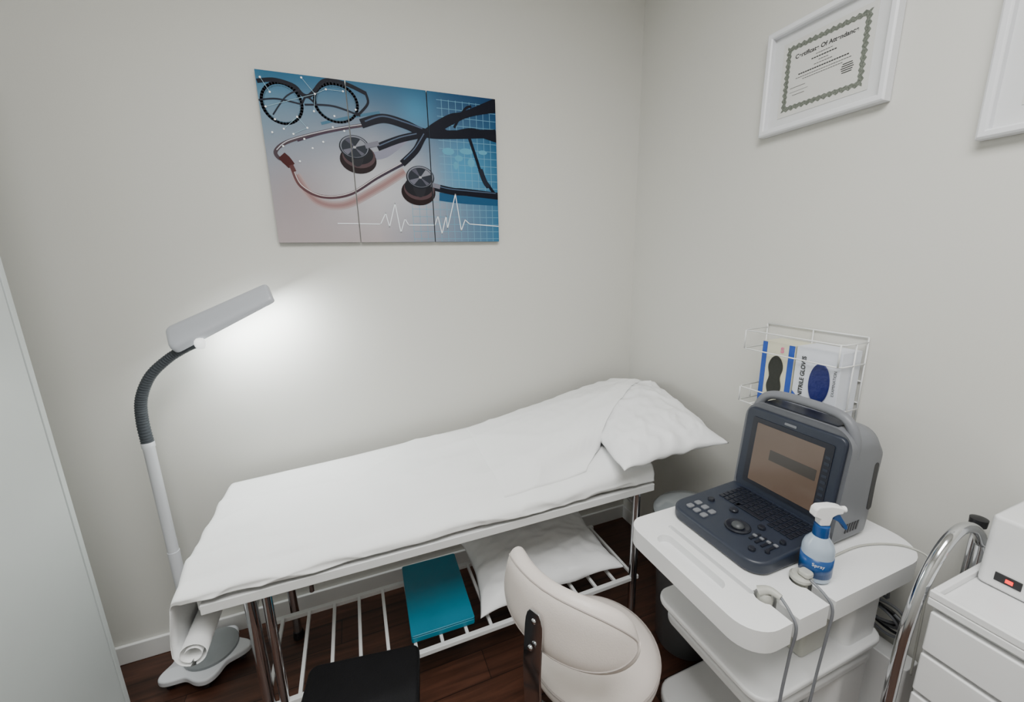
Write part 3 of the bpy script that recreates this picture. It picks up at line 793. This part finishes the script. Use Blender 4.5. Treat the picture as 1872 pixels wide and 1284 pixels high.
obj('screen',leanbox(-1.230,-1.030,.886,1.077,-.3215,-.3206,.002),SCREEN,us)
obj('screen_reflection_band',leanbox(-1.222,-1.085,.975,1.008,-.3222,-.3216,.002),SCRREFL,us)  # strip laid on the glass as part of its painted reflection
obj('maker_badge',leanbox(-1.145,-1.11,1.099,1.106,-.3195,-.3182,.002),GREYP,us)
bm=BM()
for k in range(9):
    z=.905+k*.018
    b2=leanbox(-1.248,-1.235,z,z+.008,-.3215,-.3206,.001)
    me=bpy.data.meshes.new('x');b2.to_mesh(me);b2.free();bm.from_mesh(me)
obj('soft_keys',bm,NAVY,us)
obj('side_vent',slab(rrect(-.175,-.155,.885,1.03,.009),0,.0015,M=Matrix(((1,0,0,.012),(0,0,-1,-1.2838),(0,1,0,0),(0,0,0,1)))),BLKPL,us)
bm=BM()
for k in range(5):
    x=-.25+k*.012;slab([(x,.835),(x+.006,.835),(x+.012,.862),(x+.006,.862)],0,.0015,bm,M=Matrix(((1,0,0,0),(0,0,-1,-1.2848),(0,1,0,0),(0,0,0,1))))
obj('side_vent',bm,BLKPL,us)
bm=slab(rrect(-.588,-.300,-1.288,-.978,[.02,.05,.05,.02],8),.802,.838)
for v in bm.verts:
    if v.co.z>.82:v.co.z+= (v.co.x+.588)*.05
dk=obj('keyboard_deck',bm,NAVY,us,bevel=.009)
def dz(x):return .838+(x+.588)*.05
km=None
for r in range(6):
    x=-.424+r*.0175
    for k in range(13):
        y=-1.022-k*.0182
        if r==0 and 3<k<9:
            if k==4:
                obj('key',box(x,x+.0145,-1.022-8*.0182,-1.022-3.2*.0182,dz(x),dz(x)+.004),KEYM,dk,bevel=.0015,seg=2)
            continue
        if km is None:
            o=obj('key',box(0,.0145,-.0152,0,0,.004),KEYM,dk,local=True,bevel=.0015,seg=2);km=o
        else:
            o=km.copy();COL.objects.link(o)
        o.location=(x-us.location.x,y-us.location.y,dz(x)-us.location.z)
for i in range(2):
    for j in range(3):
        x=-.555+i*.032;y=-1.015-j*.026
        obj('deck_button',slab(rrect(x,x+.022,y-.018,y,.005),dz(x)-.001,dz(x)+.005),GREYP,dk,bevel=.002,seg=2)
obj('trackball_ring',lathe([(.034,-.001),(.034,.003),(.030,.005),(.022,.003),(.019,.001)],(-.50,-1.155,dz(-.5)),32),KEYM,dk,smooth='auto')
obj('trackball',lathe([(.017*math.cos(math.radians(a)),.017*math.sin(math.radians(a))*.7) for a in range(0,91,10)],(-.50,-1.155,dz(-.5)+.002),24),DGREY,dk,smooth=True)
for x,y,r in [(-.545,-1.235,.009),(-.52,-1.26,.006),(-.455,-1.255,.008),(-.465,-1.03,.010),(-.45,-1.10,.012),(-.45,-1.19,.010)]:
    obj('deck_knob',lathe([(r,-.001),(r,.005),(r*.8,.008),(0,.008)],(x,y,dz(x)),18),KEYM,dk,smooth='auto')
for k in range(4):
    y=-1.205-k*.017;obj('deck_slider',box(-.515,-.475,y-.0035,y+.0035,dz(-.5)-.001,dz(-.5)+.003),KEYM,dk)
for k in range(4):
    obj('deck_slider',box(-.500+.004*k,-.492+.004*k,-1.211-k*.017,-1.200-k*.017,dz(-.5)+.003,dz(-.5)+.008),GREYP,dk,bevel=.001,seg=1)
# ---------------------------------------------------------------- spray bottle
sx,sy=-.440,-1.330
sp=thing('spray_bottle','small trigger spray bottle with white head and blue label','spray bottle',(sx,sy,.80),math.radians(-22))
obj('bottle_body',lathe([(0,.002),(.028,.002),(.033,.006),(.034,.02),(.034,.085),(.030,.100),(.018,.118),(.0135,.126),(.0135,.138),(0,.138)],(0,0,0),36),CLEARB,sp,local=True,smooth='auto')
obj('bottle_label',lathe([(.0347,.018),(.0347,.068)],(0,0,0),36),BLUE,sp,local=True,smooth=True)
def wrap(me,r):
    for v in me.vertices:
        a=v.co.x/r;v.co=Vector((r*math.sin(a),-r*math.cos(a),v.co.y))
    return me
me=textmesh('Spray',.012,Matrix.Translation((0,.054,0)));wrap(me,.0352);me.transform(Matrix.Rotation(math.radians(-30),4,'Z'));obj('label_print',me,WHITE,sp,local=True)
obj('bottle_collar',lathe([(.0165,.118),(.0175,.122),(.0165,.148),(.013,.150)],(0,0,0),24),BLUE,sp,local=True,smooth='auto')
YM=Matrix(((1,0,0,0),(0,0,1,0),(0,1,0,0),(0,0,0,1)))
obj('spray_head',slab([(-.030,.176),(-.028,.195),(-.020,.203),(.010,.205),(.030,.201),(.040,.197),(.040,.182),(.026,.180),(.016,.174),(.012,.150),(-.012,.150),(-.014,.168)],-.011,.011,M=YM),WHITE,sp,local=True,bevel=.004)
obj('nozzle',tube([(.0395,0,.190),(.049,0,.190)],.0078,14),WHITE,sp,local=True,smooth='auto')
obj('trigger',slab([(.020,.180),(.034,.181),(.044,.166),(.058,.146),(.060,.136),(.054,.136),(.044,.150),(.032,.160),(.020,.166)],-.006,.006,M=YM),BLUE,sp,local=True,bevel=.002)
obj('power_cable',tube(catmull([(-.39,-1.31,.804),(-.33,-1.308,.804),(-.22,-1.31,.804),(-.14,-1.335,.804),(-.10,-1.37,.804),(-.095,-1.412,.79),(-.10,-1.418,.70),(-.09,-1.42,.5),(-.085,-1.42,.42)],8),.0028,8),BEIGE,smooth=True,label='thin grey power cable running over the edge of the cart',cat='cable')
# ---------------------------------------------------------------- equipment case and cables behind cart
obj('computer_case',slab(rrect(-.085,-.018,-1.41,-1.20,.008),.0,.42),WHITE,bevel=.004,label='white metal equipment case standing beside the wall behind the cart',cat='computer case')
for s,m in ((0,GREYP),(1,BLKPL),(2,GREYP)):
    P=[]
    for k in range(26):
        a=k/25*math.pi*4+s;P.append((-.055+.012*math.sin(a*1.3+s),-1.33+.055*math.cos(a)+.004*k*.3,.455+.012*s+.035*math.sin(a)+.045+.001*k))
    P.append((-.04,-1.30,.62+.02*s));P.append((-.03,-1.25,.70))
    obj('coiled_cable',tube(catmull(P,4),.0042,8),m,smooth=True,label='loosely coiled %s cable behind the cart'%('black' if m is BLKPL else 'grey'),cat='cable',group='coiled cables behind the cart')
# ---------------------------------------------------------------- treatment trolley
TX=-.36
tr=thing('treatment_trolley','white treatment trolley with drawers and curved chrome handle','trolley',(-.19,-1.72,0))
ty0,ty1=-1.95,-1.508
obj('trolley_body',box(TX+.02,-.03,ty0,ty1-.004,.33,.846),WHITE,tr,bevel=.004)
obj('trolley_top',box(TX,-.03,ty0-.005,ty1,.848,.866),WHITE,tr,bevel=.003)
for a in ((TX,TX+.012,ty0,ty1,.8665,.884),(TX+.0125,-.03,ty1-.012,ty1,.8665,.884),):
    obj('trolley_top_rim',box(*a),WHITE,tr,bevel=.003)
for z0,z1 in ((.735,.835),(.625,.725),(.345,.615)):
    d=obj('drawer',box(TX+.001,TX+.019,ty0,ty1-.008,z0,z1),WHITE,tr,bevel=.004)
    obj('drawer_pull',tube([(TX-.02,-1.90,z1-.03),(TX-.02,-1.80,z1-.03)],.005,10),CHROME,d)
for x in (TX+.01,-.06):
    for y in (ty0,ty1-.02):
        obj('post',tube([(x+.01,y,.075),(x+.01,y,.33)],.012,12),CHROME,tr,smooth='auto')
        obj('caster',tube([(x-.004,y,.036),(x+.024,y,.036)],.035,18),BLKPL,tr,smooth='auto')
hy=ty1+.016
hp=[(-.385,.34),(-.383,.60),(-.378,.76),(-.348,.88),(-.300,.955),(-.24,.985),(-.17,.968),(-.12,.92),(-.10,.85),(-.10,.34)]
obj('chrome_handle',tube(catmull([(a,hy,b) for a,b in hp],8),.012,14),CHROME,tr,smooth='auto',label='curved chrome handle')
obj('handle_post',tube([(-.065,-1.465,.10),(-.065,-1.465,.93)],.009,12),CHROME,tr,smooth='auto')
obj('post_cap',lathe([(.016,0),(.017,.02),(.0,.024)],(-.065,-1.465,.928),18),BLKPL,tr,smooth='auto')
wh=thing('heater_unit','white boxy heater unit with red lit switch on the trolley','heater',(-.12,-1.64,.8665))
obj('heater_body',slab(rrect(-.205,-.03,-1.80,-1.522,.012),.868,1.035),WHITE,wh,bevel=.008)
obj('heater_switch',box(-.2075,-.2048,-1.588,-1.548,.890,.910),BLKPL,wh,bevel=.001)
obj('switch_lamp',box(-.2095,-.2076,-1.576,-1.565,.896,.904),RED,wh)
obj('heater_lid',lathe([(.062,0),(.062,.006),(.05,.012),(.0,.016)],(-.118,-1.665,1.0355),36),CHROME,wh,smooth='auto')
obj('lid_knob',lathe([(.006,0),(.006,.010),(.014,.016),(.014,.024),(0,.028)],(-.118,-1.665,1.051),20),BLKPL,wh,smooth='auto')
# ---------------------------------------------------------------- lights
def area(name,loc,sx_,sy_,e,c,rot=(0,0,0)):
    L=bpy.data.lights.new(name,'AREA');L.shape='RECTANGLE';L.size=sx_;L.size_y=sy_;L.energy=e;L.color=c
    o=bpy.data.objects.new(name,L);o.location=loc;o.rotation_euler=rot;COL.objects.link(o);return o
area('panel_light',(-1.35,-1.9,H-.06),1.1,1.1,52,(1,1,.985))
w=bpy.data.worlds.new('w');bpy.context.scene.world=w;w.use_nodes=True
w.node_tree.nodes['Background'].inputs['Color'].default_value=(.8,.85,.9,1);w.node_tree.nodes['Background'].inputs['Strength'].default_value=.3
# ---------------------------------------------------------------- camera
f=740;p=math.radians(12.7);r=math.radians(1.3);h=math.radians(21.3)
R0=Vector((math.cos(h),-math.sin(h),0));F0=Vector((math.sin(h)*math.cos(p),math.cos(h)*math.cos(p),-math.sin(p)));U0=R0.cross(F0)
Rr=R0*math.cos(r)-U0*math.sin(r);Ur=R0*math.sin(r)+U0*math.cos(r)
cam=bpy.data.cameras.new('camera');cam.sensor_width=36;cam.lens=f/1872*36;cam.clip_start=.02
co=bpy.data.objects.new('camera',cam);COL.objects.link(co)
B=-F0
co.matrix_world=Matrix(((Rr.x,Ur.x,B.x,-1.458),(Rr.y,Ur.y,B.y,-1.87),(Rr.z,Ur.z,B.z,1.6),(0,0,0,1)))
bpy.context.scene.camera=co
